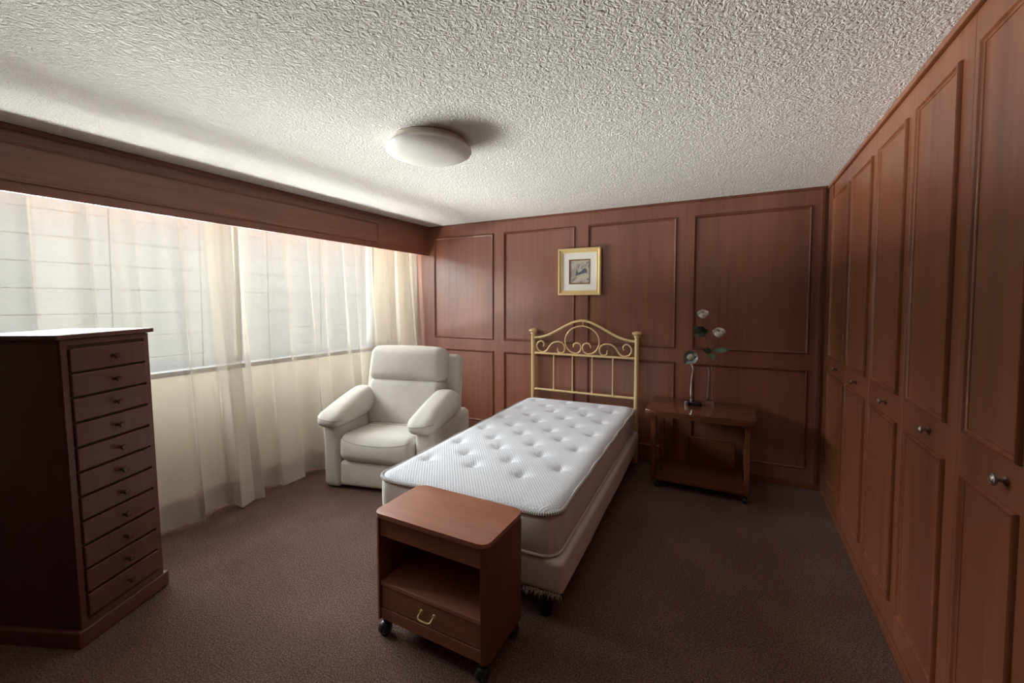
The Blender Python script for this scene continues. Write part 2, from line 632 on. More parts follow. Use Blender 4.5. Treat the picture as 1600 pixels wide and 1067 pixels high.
struct('floor', bx(WINX - 0.1, RIGHT + 0.7, FRONT - 0.1, BACK + 0.1, -0.1, 0.0), M_CARPET)
struct('ceiling', bx(WINX - 0.1, RIGHT + 0.7, FRONT - 0.1, BACK + 0.1, CEIL, CEIL + 0.1), M_CEIL)
struct('wall_front', bx(WINX - 0.1, RIGHT + 0.7, FRONT - 0.1, FRONT, 0, CEIL), M_PANEL)
struct('wall_right', bx(RIGHT + 0.56, RIGHT + 0.62, FRONT, BACK, 0, CEIL), M_WHITEPL)

# back wall: wainscot of eight panels framed by stiles and rails
wb = struct('wall_back', bx(WINX - 0.1, RIGHT + 0.7, BACK + 0.004, BACK + 0.1, 0, CEIL), M_PANEL)
PX = [(-3.178, -2.372), (-2.238, -1.433), (-1.296, -0.482), (-0.337, 0.512)]
ZU, ZL = (1.086, 2.247), (0.158, 0.956)


def on_back(u, v, n):
    return (u, BACK - n, v)


sb = bmesh.new()
xs = [WINX] + [x for p in PX for x in p] + [RIGHT]
for i in range(0, len(xs), 2):
    plate(sb, xs[i], xs[i + 1], 0.0, CEIL, -0.006, 0.004, on_back)
obj('stile', sb, M_PANEL, wb)
for a, b in PX:
    rb = bmesh.new()
    for z0, z1 in ((0, ZL[0]), (ZL[1], ZU[0]), (ZU[1], CEIL)):
        plate(rb, a, b, z0, z1, -0.006, 0.004, on_back)
    obj('rail', rb, M_PANEL, wb)
    for z0, z1 in (ZU, ZL):
        pb = bmesh.new()
        plate(pb, a + 0.012, b - 0.012, z0 + 0.012, z1 - 0.012, -0.006, 0.001, on_back)
        p = obj('panel', pb, M_PANEL, wb)
        obj('moulding', frame(bmesh.new(), a - 0.004, b + 0.004, z0 - 0.004, z1 + 0.004, [(i, h + 0.003) for i, h in BEAD], on_back), M_MOULD, p, smooth=True)
struct('baseboard_back', box(bmesh.new(), WINX, RIGHT, BACK - 0.013, BACK - 0.004, 0, 0.055, 0.003), M_MOULD)
tb = box(bmesh.new(), PELX, RIGHT, BACK - 0.014, BACK - 0.004, CEIL - 0.02, CEIL, 0.003)
struct('trim_1', tb, M_MOULD)
tb = box(bmesh.new(), RIGHT - 0.05, RIGHT - 0.022, BACK - 0.016, BACK - 0.004, 0.055, CEIL - 0.02, 0.004)
struct('trim_2', tb, M_MOULD)

tb = bx(WINX, -3.44, BACK - 0.012, BACK + 0.003, 0, CEIL)  # added strip behind the curtain, turns red bounce light pale
struct('plaster_bounce_strip', tb, M_WHITEPL)
# window wall with its opening
SILL, HEAD, WY0, WY1 = 0.955, 2.20, 0.62, 3.62
wl = bmesh.new()
box(wl, WINX - 0.1, WINX, FRONT, BACK, 0, SILL)
box(wl, WINX - 0.1, WINX, FRONT, BACK, HEAD, CEIL)
box(wl, WINX - 0.1, WINX, FRONT, WY0, SILL, HEAD)
box(wl, WINX - 0.1, WINX, WY1, BACK, SILL, HEAD)
struct('wall_left', wl, M_WHITEPL)
w1 = struct('window_1', frame(bmesh.new(), WY0, WY1, SILL, HEAD, [(-0.001, -0.045), (-0.001, 0.062), (0.022, 0.062), (0.022, -0.045), (-0.001, -0.045)],
                              lambda u, v, n: (WINX - 0.06 + n, u, v)), M_ALU)
obj('window_sill', box(bmesh.new(), WINX - 0.13, WINX + 0.004, WY0, WY1, SILL - 0.012, SILL + 0.001, 0.002), M_SILL, w1)
nm = 2
for i in range(1, nm):
    y = WY0 + (WY1 - WY0) * i / nm
    obj('mullion', box(bmesh.new(), WINX - 0.07, WINX - 0.03, y - 0.022, y + 0.022, SILL + 0.045, HEAD - 0.045, 0.003), M_ALU, w1)
for i in range(nm):
    y0 = WY0 + (WY1 - WY0) * i / nm + 0.022
    y1 = WY0 + (WY1 - WY0) * (i + 1) / nm - 0.022
    obj('pane', bx(WINX - 0.052, WINX - 0.048, y0, y1, SILL + 0.045, HEAD - 0.045), M_PANE, w1)
z = SILL + 0.13
while z < HEAD - 0.05:
    obj('grille_bar', tube(bmesh.new(), [(WINX - 0.125, WY0 - 0.05, z), (WINX - 0.125, WY1 + 0.05, z)], 0.004, 6), M_BAR, w1)
    z += 0.165
y = WY0 + 0.15
while y < WY1:
    obj('grille_bar', tube(bmesh.new(), [(WINX - 0.138, y, SILL - 0.04), (WINX - 0.138, y, HEAD + 0.04)], 0.004, 6), M_BAR, w1)
    y += 0.56

# pelmet over the window
pl = thing('window_pelmet', 'long reddish wooden pelmet board running under the ceiling above the curtains', 'pelmet', (PELX, 0, 2.05))
PZ = CEIL - 2.05


def on_pel(u, v, n):
    return (n, u, v)


obj('board', box(bmesh.new(), -0.022, 0, FRONT, BACK - 0.016, 0, PZ, 0.002), M_RAIL, pl)
obj('moulding', frame(bmesh.new(), FRONT + 0.1, 3.25, 0.052, 0.262, BEAD, on_pel), M_RAIL, pl, smooth=True)
obj('crown_strip', box(bmesh.new(), 0, 0.012, FRONT, BACK - 0.016, PZ - 0.03, PZ - 0.001, 0.004), M_RAIL, pl)
obj('curtain_track', box(bmesh.new(), -0.13, -0.09, FRONT + 0.1, BACK - 0.06, 0.13, 0.16, 0.003), M_ALU, pl)

# ------------------------------------------------------------------ built-in wardrobe on the right
wd = thing('built_in_wardrobe', 'floor to ceiling reddish wooden wardrobe with panelled doors along the right wall', 'wardrobe', (RIGHT, 0, 0))
TOPZ = 2.362


def on_door(u, v, n):
    return (-n, u, v)


box_c = bmesh.new()
box(box_c, 0.024, 0.55, FRONT + 0.01, BACK - 0.02, 0.03, TOPZ)
obj('carcass', box_c, M_INSIDE, wd)
obj('crown_trim', box(bmesh.new(), -0.014, 0.02, FRONT + 0.01, BACK - 0.018, TOPZ, CEIL - 0.001, 0.004), M_DOOR, wd)
obj('plinth', box(bmesh.new(), -0.004, 0.02, FRONT + 0.01, BACK - 0.018, 0.0, 0.055, 0.003), M_DOOR, wd)
obj('end_stile', box(bmesh.new(), -0.006, 0.02, 3.905, BACK - 0.018, 0.057, TOPZ - 0.002, 0.002), M_DOOR, wd)
DOORS = [(3.345, 3.902, 3.385, 3.868, 3.60), (2.815, 3.345, 2.872, 3.30, 3.07), (2.31, 2.815, 2.36, 2.76, 2.525),
         (1.81, 2.31, 1.885, 2.258, 2.024), (1.38, 1.81, 1.468, 1.76, 1.532), (0.85, 1.38, 0.93, 1.30, 1.1), (0.32, 0.85, 0.40, 0.77, 0.58),
         (-0.21, 0.32, -0.13, 0.24, 0.05), (-0.74, -0.21, -0.66, -0.29, -0.48), (-1.28, -0.74, -1.2, -0.82, -1.0)]
knob0 = None
for y0, y1, p0, p1, ky in DOORS:
    d = obj('door', box(bmesh.new(), 0, 0.02, y0 + 0.0016, y1 - 0.0016, 0.058, TOPZ - 0.003, 0.0015, 1), M_DOOR, wd)
    for z0, z1 in ((1.094, 2.257), (0.188, 0.976)):
        pb = bmesh.new()
        plate(pb, p0 + 0.012, p1 - 0.012, z0 + 0.012, z1 - 0.012, -0.001, 0.0022, on_door)
        obj('panel', pb, M_DOOR, d)
        obj('moulding', frame(bmesh.new(), p0, p1, z0, z1, [(i, h) for i, h in BEAD], on_door), M_DMOULD, d, smooth=True)
    if knob0 is None:
        M = Matrix.Rotation(-pi / 2, 4, 'Y')
        kb = lathe(bmesh.new(), [(0.0, 0.0), (0.013, 0.0), (0.0135, 0.003), (0.009, 0.005), (0.0055, 0.008), (0.005, 0.016), (0.0065, 0.019), (0.0145, 0.021),
                                 (0.0165, 0.024), (0.016, 0.0275), (0.012, 0.0295), (0.0105, 0.0285), (0.0075, 0.031), (0.0, 0.032)], 20, M=M)
        knob0 = obj('knob', kb, M_PEWTER, d, smooth=True, loc=(0, ky, 1.036), label='small dark pewter knob')
    else:
        dup(knob0, d, (0, ky, 1.036))


# ------------------------------------------------------------------ curtains
def curtain(name, label, y0, y1, seed, top, x_top, x_bot, flare, zb=0.012):
    rnd = random.Random(seed)
    ph = [rnd.uniform(0, 6.28) for _ in range(8)]
    fr = [rnd.uniform(5.5, 7.5), rnd.uniform(9, 12), rnd.uniform(15, 19), rnd.uniform(26, 33)]

    def wave(y, t):
        # t: 0 at top, 1 at floor
        s = y + 0.05 * t * sin(3.1 * y + ph[5])
        a = sin(2 * pi * s * fr[0] / 2.2 + ph[0] + 0.6 * sin(2.3 * s + ph[4]))
        b = sin(2 * pi * s * fr[1] / 2.2 + ph[1] + 0.8 * sin(1.7 * s + ph[6]))
        c = sin(2 * pi * s * fr[2] / 2.2 + ph[2])
        d = sin(2 * pi * s * fr[3] / 2.2 + ph[3])
        q = a + 0.35 * sin(2 * a)
        e = 0.6 + 0.4 * sin(2.9 * s + ph[7])
        return (0.012 + 0.036 * t) * q + (0.016 + 0.012 * t) * b + (0.015 - 0.002 * t) * e * c + (0.006 * (1 - t)) * d

    def pt(y, t, off=0.0):
        zz = top + (zb - top) * t
        x = x_top + (x_bot - x_top) * (t ** 1.3) + wave(y, t) + off
        yy = y + (0.012 + 0.03 * t) * sin(2 * pi * y * fr[1] / 2.2 + ph[7]) + flare * t * t * ((y - y0) / (y1 - y0) - 0.5)
        if t > 0.985:
            zz += 0.006 + 0.006 * sin(9 * y)
        return (min(x, PELX - 0.03) if t < 0.12 else x, yy, zz)

    def sheet(t0, t1, off, nz):
        bm = bmesh.new()
        ny = int((y1 - y0) / 0.008)
        g = [[bm.verts.new(pt(y0 + (y1 - y0) * i / ny, t0 + (t1 - t0) * j / nz, off)) for j in range(nz + 1)] for i in range(ny + 1)]
        for i in range(ny):
            for j in range(nz):
                bm.faces.new((g[i][j], g[i][j + 1], g[i + 1][j + 1], g[i + 1][j]))
        return bm
    t = thing(name, label, 'curtain')
    obj('cloth', sheet(0, 1, 0, 26), M_CURT, t, smooth=True, angle=180, recalc=False)
    obj('hem', sheet(0.925, 1.0, -0.003, 3), M_HEM, t, smooth=True, angle=180, recalc=False)
    obj('heading_tape', sheet(0.0, 0.035, -0.003, 2), M_HEM, t, smooth=True, angle=180, recalc=False)
    return t


curtain('curtain', 'left sheer ivory curtain hanging behind the tall chest of drawers', -0.15, 1.86, 3, 2.18, -3.35, -3.20, 0.05)
curtain('curtain', 'right sheer ivory curtain hanging behind the cream recliner', 1.70, 4.015, 11, 2.18, -3.385, -3.235, -0.02)

# ------------------------------------------------------------------ ceiling light
cl = thing('ceiling_light', 'round white unlit flush lamp with opal dome on the ceiling', 'lamp', (-1.53, 1.92, CEIL))
obj('base_ring', lathe(bmesh.new(), [(0.0, 0.0), (0.195, 0.0), (0.20, -0.004), (0.205, -0.03), (0.219, -0.034), (0.222, -0.044), (0.205, -0.048), (0.0, -0.048)], 64), M_RIM, cl, smooth=True)
prof = [(0.222, -0.044), (0.233, -0.047), (0.236, -0.053)] + [(0.236 * cos(a), -0.053 - 0.052 * sin(a)) for a in [radians(x) for x in range(6, 90, 6)]] + [(0.0, -0.105)]
obj('diffuser', lathe(bmesh.new(), prof, 64), M_OPAL, cl, smooth=True)

# ------------------------------------------------------------------ chest of drawers
P0 = Vector((-2.455, 0.703))
ang_d = math.atan2(0.398, -0.166)
DW, DD, DH = 0.432, 0.47, 1.357
dr = thing('chest_of_drawers', 'tall dark wooden chest of eleven narrow drawers standing left before the curtain', 'dresser', (P0.x, P0.y, 0), ang_d)
dr.location.x -= 0.002
dr.location.y -= 0.003
dr.rotation_mode = 'QUATERNION'
dr.rotation_quaternion = (Matrix.Rotation(radians(-1.2), 3, Vector((-0.96, 0.28, 0))) @ Matrix.Rotation(ang_d, 3, 'Z')).to_quaternion()
# local: +x along the front, +y towards its back
PL = 0.02
obj('plinth', box(bmesh.new(), 0, DW, 0, DD, 0, 0.075, 0.006), M_DRESS, dr)
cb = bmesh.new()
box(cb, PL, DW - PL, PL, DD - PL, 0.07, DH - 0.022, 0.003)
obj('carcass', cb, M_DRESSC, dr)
obj('top', box(bmesh.new(), PL - 0.022, DW - PL + 0.022, PL - 0.022, DD - PL + 0.022, DH - 0.022, DH, 0.006, 3), M_DRESS, dr)
obj('front_frame', frame(bmesh.new(), PL + 0.001, DW - PL - 0.001, 0.076, DH - 0.024, [(0, 0), (0.0, 0.008), (0.024, 0.008), (0.028, 0.0)], lambda u, v, n: (u, PL - n, v)), M_DRESS, dr)
nz0, nz1 = 0.112, DH - 0.058
step = (nz1 - nz0) / 11
kd = None
for i in range(11):
    z0 = nz0 + i * step + 0.004
    z1 = z0 + step - 0.010
    d = obj('drawer', box(bmesh.new(), PL + 0.029, DW - PL - 0.026, PL - 0.017, PL - 0.0005, z0, z1, 0.004), M_DRESS, dr)
    if kd is None:
        M = Matrix.Rotation(pi / 2, 4, 'X')
        kd = obj('knob', lathe(bmesh.new(), [(0.0, 0.0), (0.008, 0.0), (0.006, 0.006), (0.0055, 0.013), (0.011, 0.018), (0.0135, 0.024), (0.011, 0.031), (0.0, 0.033)], 16, M=M),
                 M_KNOBD, d, smooth=True, loc=(DW * 0.5 + 0.006, PL - 0.017, (z0 + z1) / 2))
    else:
        dup(kd, d, (DW * 0.5 + 0.006, PL - 0.017, (z0 + z1) / 2))

# ------------------------------------------------------------------ recliner
rc = thing('recliner', 'cream linen armchair recliner standing by the curtain beside the bed', 'armchair', (-2.93, 2.28, 0), radians(13.5))
RW = 0.965


def arm_body(x0, x1, sgn):
    def warp(w, u):
        x, y, zz = w
        fr = max(0, -u[1])
        zz += 0.03 * u[2] * (1 if u[2] > 0 else 0) * (-u[1]) * 0.4
        y += 0.018 * fr * (1 - u[2] ** 2)
        x += 0.010 * sgn * (u[2]) * fr
        return (x, y, zz)
    return puff(bmesh.new(), ((x0 + x1) / 2, 0.415, 0.272), (x1 - x0, 0.83, 0.52), 0.045, (0.012, 0.01, 0.01), 8, 4, warp)


obj('arm_body', arm_body(0.0, 0.158, -1), M_REC, rc, smooth=True)
obj('arm_body', arm_body(RW - 0.158, RW, 1), M_REC, rc, smooth=True)


def pad(x0, x1):
    def warp(w, u):
        x, y, zz = w
        f = (1 - u[1]) / 2          # 1 at front
        b = (1 + u[1]) / 2
        zz = zz * (0.60 + 0.52 * b) + 0.085 * b ** 1.2 - 0.02 * f
        x = x * (1.04 - 0.10 * f ** 3)
        zz -= 0.05 * max(0, u[1] - 0.6) * 1.2
        # fullest in the middle
        zz += 0.012 * (1 - u[1] ** 2) * u[2]
        return (x, y, zz)
    return puff(bmesh.new(), ((x0 + x1) / 2, 0.255, 0.575), (x1 - x0, 0.62, 0.185), 0.078, (0.008, 0.016, 0.018), 10, 5, warp)


def seam_on(bm, pts, lift, d=(0, 1, 0)):
    """drop a seam line onto an upholstery block along direction d"""
    tree = BVHTree.FromBMesh(bm)
    out = []
    dv_ = Vector(d).normalized()
    for p in pts:
        h = tree.ray_cast(Vector(p) - dv_ * 2, dv_)
        if h[0] is not None:
            out.append(h[0] - dv_ * lift)
    return out


for a, b, s in ((-0.030, 0.205, 1), (RW - 0.205, RW + 0.024, -1)):
    pbm = pad(a, b)
    cx, hw = (a + b) / 2, (b - a) / 2
    sp = seam_on(pbm, [(cx + hw * 0.92 * t, 0, 0.572 - 0.012 * t * s) for t in [k / 12 for k in range(-12, 13)]], 0.001)
    p = obj('arm_pad', pbm, M_REC, rc, smooth=True)
    obj('seam', tube(bmesh.new(), sp, 0.0028, 6), M_RECSEAM, p, smooth=True)


def seat_warp(w, u):
    x, y, zz = w
    f = max(0, -u[1])
    zz += 0.016 * f * (u[2] if u[2] > 0 else 0) - 0.012 * max(0, u[1]) * max(0, u[2])
    y -= 0.02 * (1 - u[2] ** 2) * (1 - u[0] ** 2) * f
    return (x, y, zz)


stb = puff(bmesh.new(), (RW / 2, 0.29, 0.336), (0.648, 0.62, 0.208), 0.07, (0.0, 0.02, 0.016), 10, 5, seat_warp)
sp = seam_on(stb, [(RW / 2 + 0.305 * t, 0, 0.392 + 0.035 * abs(t) ** 3) for t in [k / 16 for k in range(-16, 17)]], 0.001)
sp2 = seam_on(stb, [(RW / 2 + 0.31 * t, 0.36 - 0.03 * (1 - t * t), 0) for t in [k / 16 for k in range(-16, 17)]], 0.001, (0, 0, -1))
st = obj('seat_cushion', stb, M_REC, rc, smooth=True)
obj('seam', tube(bmesh.new(), sp, 0.003, 6), M_RECSEAM, st, smooth=True)
obj('seam', tube(bmesh.new(), sp2, 0.003, 6), M_RECSEAM, st, smooth=True)
obj('footrest_panel', puff(bmesh.new(), (RW / 2, 0.06, 0.132), (0.645, 0.11, 0.2), 0.03, (0, 0.012, 0.0), 8, 4), M_REC, rc, smooth=True)
obj('underframe', box(bmesh.new(), 0.06, RW - 0.06, 0.09, 0.78, 0.0, 0.24, 0.01), M_BLACK, rc)


def lean(y0, z0, a):
    ca, sa = cos(a), sin(a)

    def f(p):
        x, y, zz = p
        return (x, y0 + y * ca + zz * sa, z0 - y * sa + zz * ca)
    return f


LE = lean(0.50, 0.40, radians(10))


def backpart(c, size, r, bulge, wtop=0.0):
    def warp(w, u):
        x, y, zz = w
        x *= 1 + wtop * u[2]
        q = LE((x + c[0] - RW / 2, y + c[1], zz + c[2]))
        return (q[0] + RW / 2, q[1], q[2])
    return puff(bmesh.new(), (0, 0, 0), size, r, bulge, 10, 5, warp)


obj('back_cushion', backpart((RW / 2, -0.01, 0.200), (0.705, 0.20, 0.43), 0.06, (0.01, 0.025, 0.0)), M_REC, rc, smooth=True)
obj('head_cushion', backpart((RW / 2, -0.015, 0.548), (0.715, 0.215, 0.305), 0.07, (0.006, 0.03, 0.012), -0.025), M_REC, rc, smooth=True)
obj('back_frame', backpart((RW / 2, 0.105, 0.32), (0.90, 0.14, 0.66), 0.04, (0.006, 0.01, 0.006), -0.02), M_REC, rc, smooth=True)

# ------------------------------------------------------------------ bed: headboard, divan base, mattress
HY = 4.016
hb = thing('headboard', 'brass tube headboard with scrollwork standing behind the white mattress', 'headboard', (-1.333, HY, 0))


def hp(x, z, y=0.0):
    return (x + 1.333, y, z)


post = lathe(bmesh.new(), [(0.0, 0.0), (0.021, 0.0), (0.021, 1.165), (0.027, 1.172), (0.027, 1.18), (0.024, 1.184), (0.042, 1.198), (0.045, 1.206), (0.042, 1.214), (0.030, 1.222), (0.0, 1.230)], 24)
p1 = obj('post', post, M_BRASS, hb, smooth=True, loc=(-0.528, 0, 0))
dup(p1, hb, (0.528, 0, 0))


def rail(z0):
    bm = tube(bmesh.new(), [(-0.515, 0, z0), (0.515, 0, z0)], 0.0115, 12)
    for s in (-1, 1):
        lathe(bm, [(0.0, -0.016), (0.011, -0.013), (0.0155, 0.0), (0.011, 0.013), (0.0, 0.016)], 12, M=Matrix.Translation((s * 0.492, 0, z0)) @ Matrix.Rotation(pi / 2, 4, 'Y'))
    return bm


obj('rail', rail(0.974), M_BRASS, hb, smooth=True)
obj('rail', rail(0.600), M_BRASS, hb, smooth=True)
arc = []
for i in range(41):
    x = -0.51 + 1.02 * i / 40
    u = abs(x) / 0.51
    # S curve from the posts up to the crown
    zz = 1.133 + 0.183 * (0.5 + 0.5 * cos(pi * min(1, u ** 0.92)))
    arc.append((x, 0, zz))
obj('top_arch', tube(bmesh.new(), arc, 0.0125, 12), M_BRASS, hb, smooth=True)
sp0 = tube(bmesh.new(), [(0, 0, 0.605), (0, 0, 0.97)], 0.007, 10)
lathe(sp0, [(0.0, -0.01), (0.0105, -0.006), (0.0105, 0.006), (0.0, 0.012)], 12, (0, 0, 0.62))
s1 = obj('spindle', sp0, M_BRASS, hb, smooth=True, loc=(-0.297, 0, 0))
for x in (-0.096, 0.105, 0.307):
    dup(s1, hb, (x, 0, 0))
obj('crown_stub', tube(bmesh.new(), [(0.008, 0, 1.262), (0.008, 0, 1.312)], 0.005, 8), M_BRASS, hb, smooth=True)


def catmull(P, n=8):
    P = [Vector(p) for p in P]
    Q = [P[0] * 2 - P[1]] + P + [P[-1] * 2 - P[-2]]
    out = []
    for i in range(1, len(Q) - 2):
        a, b, c, d = Q[i - 1:i + 3]
        for k in range(n):
            t = k / n
            out.append(0.5 * ((2 * b) + (c - a) * t + (2 * a - 5 * b + 4 * c - d) * t * t + (3 * b - a - 3 * c + d) * t ** 3))
    out.append(P[-1])
    return out


def scroll(pts, r=0.0075):
    return tube(bmesh.new(), catmull([hp(x, zz, -0.004) for x, zz in pts]), r, 10)


half = [(-1.424, 1.053), (-1.414, 1.083), (-1.385, 1.096), (-1.352, 1.083), (-1.341, 1.05), (-1.354, 1.012), (-1.396, 0.992), (-1.452, 1.008), (-1.493, 1.052), (-1.507, 1.112), (-1.492, 1.175), (-1.447, 1.226), (-1.39, 1.254), (-1.333, 1.263)]
mir = [(-2.666 - x, zz) for x, zz in half]
obj('scroll_hoop', scroll(half + list(reversed(mir))[1:]), M_BRASS, hb, smooth=True)
side = [(-1.742, 1.044), (-1.738, 1.078), (-1.766, 1.101), (-1.80, 1.085), (-1.815, 1.047), (-1.795, 1.004), (-1.746, 0.988), (-1.705, 1.008), (-1.677, 1.047), (-1.642, 1.083), (-1.59, 1.098), (-1.535, 1.085), (-1.51, 1.043), (-1.522, 1.0), (-1.552, 0.988), (-1.583, 1.002), (-1.586, 1.038)]
obj('side_scroll', scroll(side), M_BRASS, hb, smooth=True)
obj('side_scroll', scroll([(-2.666 - x, zz) for x, zz in side]), M_BRASS, hb, smooth=True)

BEDA = radians(2.6)
BW, BL = 1.06, 2.20
bed_o = (-1.238, 1.755)
dv = thing('divan_base', 'low beige fabric bed base with frayed lower edge under the mattress', 'bed base', (*bed_o, 0), BEDA)


def divan_warp(w, u):
    x, y, zz = w
    zz += 0.004 * sin(7 * y) * (-1 if u[2] < 0 else 0)
    return (x, y, zz)


obj('fabric_box', puff(bmesh.new(), (0.02, BL / 2 + 0.0, 0.224), (1.09, BL + 0.01, 0.160), 0.022, (0.006, 0.006, 0.0), 14, 3, divan_warp), M_DIVAN, dv, smooth=True)
lg = None
for sx, sy in ((-0.46, 0.09), (0.46, 0.06), (-0.46, 2.08), (0.46, 2.08)):
    if lg is None:
        lb = lathe(bmesh.new(), [(0.0, 0.0), (0.026, 0.0), (0.03, 0.004), (0.032, 0.05), (0.036, 0.055), (0.036, 0.15), (0.0, 0.15)], 20)
        lg = obj('leg', lb, M_BLACK, dv, smooth=True, loc=(sx, sy, 0), label='black bed leg')
    else:
        dup(lg, dv, (sx, sy, 0))
fb = bmesh.new()
rn = random.Random(5)
for i in range(150):
    x = 0.20 + 0.36 * (i / 150) + rn.uniform(-0.004, 0.004)
    y = -0.002 + rn.uniform(-0.003, 0.006)
    ln = rn.uniform(0.012, 0.05) * (0.35 + 0.65 * min(1, (x - 0.2) / 0.2))
    dx, dy = rn.uniform(-0.012, 0.012), rn.uniform(-0.01, 0.012)
    w = 0.0016
    v = [fb.verts.new(p) for p in ((x - w, y, 0.152), (x + w, y, 0.152), (x + w + dx * 0.5, y + dy * 0.6, 0.15 - ln * 0.6), (x + dx, y + dy, 0.15 - ln))]
    fb.faces.new(v)
obj('frayed_edge', fb, M_DIVAN, dv, kind='stuff')

mt = thing('mattress', 'white tufted pillow top mattress lying on the beige bed base', 'mattress', (*bed_o, 0), BEDA)
MZ0, MZ1 = 0.312, 0.508    # bottom piping, top piping
MTOP = 0.540
hw, RC = BW / 2, 0.085
tufts = []
rows = [0.325 + 0.1745 * i for i in range(11)]
for i, yy in enumerate(rows):
    for k in range(-4, 5):
        x = k * 0.31 + (-0.10 if i % 2 == 0 else 0.07)
        if -hw + 0.09 < x < hw - 0.07:
            tufts.append((x + 0.008 * sin(i * 5.1 + k), yy + 0.008 * cos(i * 3.3 + k * 2)))
NX, NY = 130, 250


def corner_map(x, y):
    # rectangle [-hw, hw] x [0, BL] to one with rounded corners
    cx, cy = max(-hw + RC, min(hw - RC, x)), max(RC, min(BL - RC, y))
    qx, qy = x - cx, y - cy
    if abs(qx) > 1e-9 and abs(qy) > 1e-9:
        s = max(abs(qx), abs(qy)) / hypot(qx, qy)
        qx, qy = qx * s, qy * s
    return cx + qx, cy + qy


def edge_dist(x, y):
    cx, cy = max(-hw + RC, min(hw - RC, x)), max(RC, min(BL - RC, y))
    return RC - hypot(x - cx, y - cy) if (x != cx or y != cy) else min(hw - abs(x), y, BL - y)


def mtop(x, y):
    d = max(0.0, edge_dist(x, y))
    r = 0.085
    drop = 0.0
    if d < r:
        q = (r - d) / r
        drop = (1 - sqrt(max(0, 1 - q * q))) * (MTOP - MZ1 + 0.002) + 0.0 * q
    zz = MTOP - drop
    dip = 0.0
    for tx, ty in tufts:
        ex, ey = x - tx, y - ty
        if abs(ex) < 0.14 and abs(ey) < 0.14:
            rr = hypot(ex, ey)
            a = math.atan2(ey, ex)
            s = 0.032 * (1 + 0.35 * abs(cos(2 * a)))
            dip += 0.026 * exp(-(rr / s) ** 1.5)
    soft = min(1, d / 0.06)
    return zz - dip * soft + 0.004 * soft * sin(6 * x + 1) * sin(4.3 * y)


bm = bmesh.new()


def dense(n, L, e):
    # parameter spacing tightened at the rims
    out = []
    for i in range(n + 1):
        t = i / n
        out.append(L * (t - 0.06 * sin(2 * pi * t) * 1.2))
    return out


GX = [v - hw for v in dense(NX, BW, 0)]
GY = dense(NY, BL, 0)
G = []
for x in GX:
    row = []
    for y in GY:
        a, b = corner_map(x, y)
        row.append(bm.verts.new((a, b, mtop(a, b))))
    G.append(row)
for i in range(NX):
    for j in range(NY):
        bm.faces.new((G[i][j], G[i + 1][j], G[i + 1][j + 1], G[i][j + 1]))
obj('quilted_top', bm, M_TICK, mt, smooth=True, angle=180)


def loop_pts(off, n=10, s=0.03):
    """outline of the mattress, offset outwards"""
    P = round_rect(-hw - off, hw + off, -off, BL + off, RC + off, n)
    out = []
    for i, a in enumerate(P):
        b = P[(i + 1) % len(P)]
        m = max(1, int(hypot(b[0] - a[0], b[1] - a[1]) / s))
        for k in range(m):
            out.append((a[0] + (b[0] - a[0]) * k / m, a[1] + (b[1] - a[1]) * k / m))
    return out


sd = bmesh.new()
base = loop_pts(0)
rings = []
for t in [i / 10 for i in range(11)]:
    off = 0.012 * (1 - (2 * t - 1) ** 4) - 0.002
    nb = []
    for i, (x, y) in enumerate(base):
        a, b = base[i - 1], base[(i + 1) % len(base)]
        tx, ty = b[0] - a[0], b[1] - a[1]
        q = hypot(tx, ty)
        nx, ny = ty / q, -tx / q
        w = 0.003 * sin(i * 0.9) * sin(pi * t)
        nb.append(sd.verts.new((x + nx * (off + w), y + ny * (off + w), MZ0 + (MZ1 - MZ0) * t)))
    rings.append(nb)
n = len(base)
for A, B in zip(rings, rings[1:]):
    for i in range(n):
        sd.faces.new((A[i], A[(i + 1) % n], B[(i + 1) % n], B[i]))
sd.faces.new(list(reversed(rings[0])))
obj('side_panel', sd, M_SIDE, mt, smooth=True)
obj('top_binding', tube(bmesh.new(), [(x, y, MZ1 + 0.003 + 0.003 * sin(i * 0.35)) for i, (x, y) in enumerate(loop_pts(0.006, 10, 0.02))], 0.0105, 8, closed=True, uvscale=1), M_STITCH, mt, smooth=True, label='white binding with dark overlock stitches')
obj('bottom_binding', tube(bmesh.new(), [(x, y, MZ0 + 0.004) for x, y in loop_pts(0.004)], 0.007, 8, closed=True), M_SIDE, mt, smooth=True)

# ------------------------------------------------------------------ nightstand at the foot of the bed
NX0, NX1, NY0, NY1, NZ = -1.402, -0.822, 1.352, 1.672, 0.568
ncx = (NX0 + NX1) / 2
ns = thing('nightstand', 'reddish wooden bedside cabinet on casters standing at the foot of the bed', 'nightstand', (ncx, NY0, 0))
W2, DP = (NX1 - NX0) / 2, NY1 - NY0
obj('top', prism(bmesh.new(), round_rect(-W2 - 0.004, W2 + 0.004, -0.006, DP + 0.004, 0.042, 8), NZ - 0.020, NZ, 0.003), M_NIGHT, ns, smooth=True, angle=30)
T = 0.028
for s in (-1, 1):
    x0, x1 = sorted((s * W2, s * (W2 - T)))
    ro = 0.026
    # outer corners rounded
    r4 = (ro, 0.002, 0.002, ro) if s < 0 else (0.002, ro, ro, 0.002)
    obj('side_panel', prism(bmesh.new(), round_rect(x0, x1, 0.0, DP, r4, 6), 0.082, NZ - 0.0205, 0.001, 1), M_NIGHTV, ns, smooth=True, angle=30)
xi = W2 - T - 0.0005
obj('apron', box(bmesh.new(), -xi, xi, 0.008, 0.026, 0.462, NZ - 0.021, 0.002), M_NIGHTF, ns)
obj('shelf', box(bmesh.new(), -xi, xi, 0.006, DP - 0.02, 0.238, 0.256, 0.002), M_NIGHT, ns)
obj('back_panel', box(bmesh.new(), -xi, xi, DP - 0.016, DP - 0.004, 0.084, NZ - 0.021, 0.001), M_NIGHTV, ns)
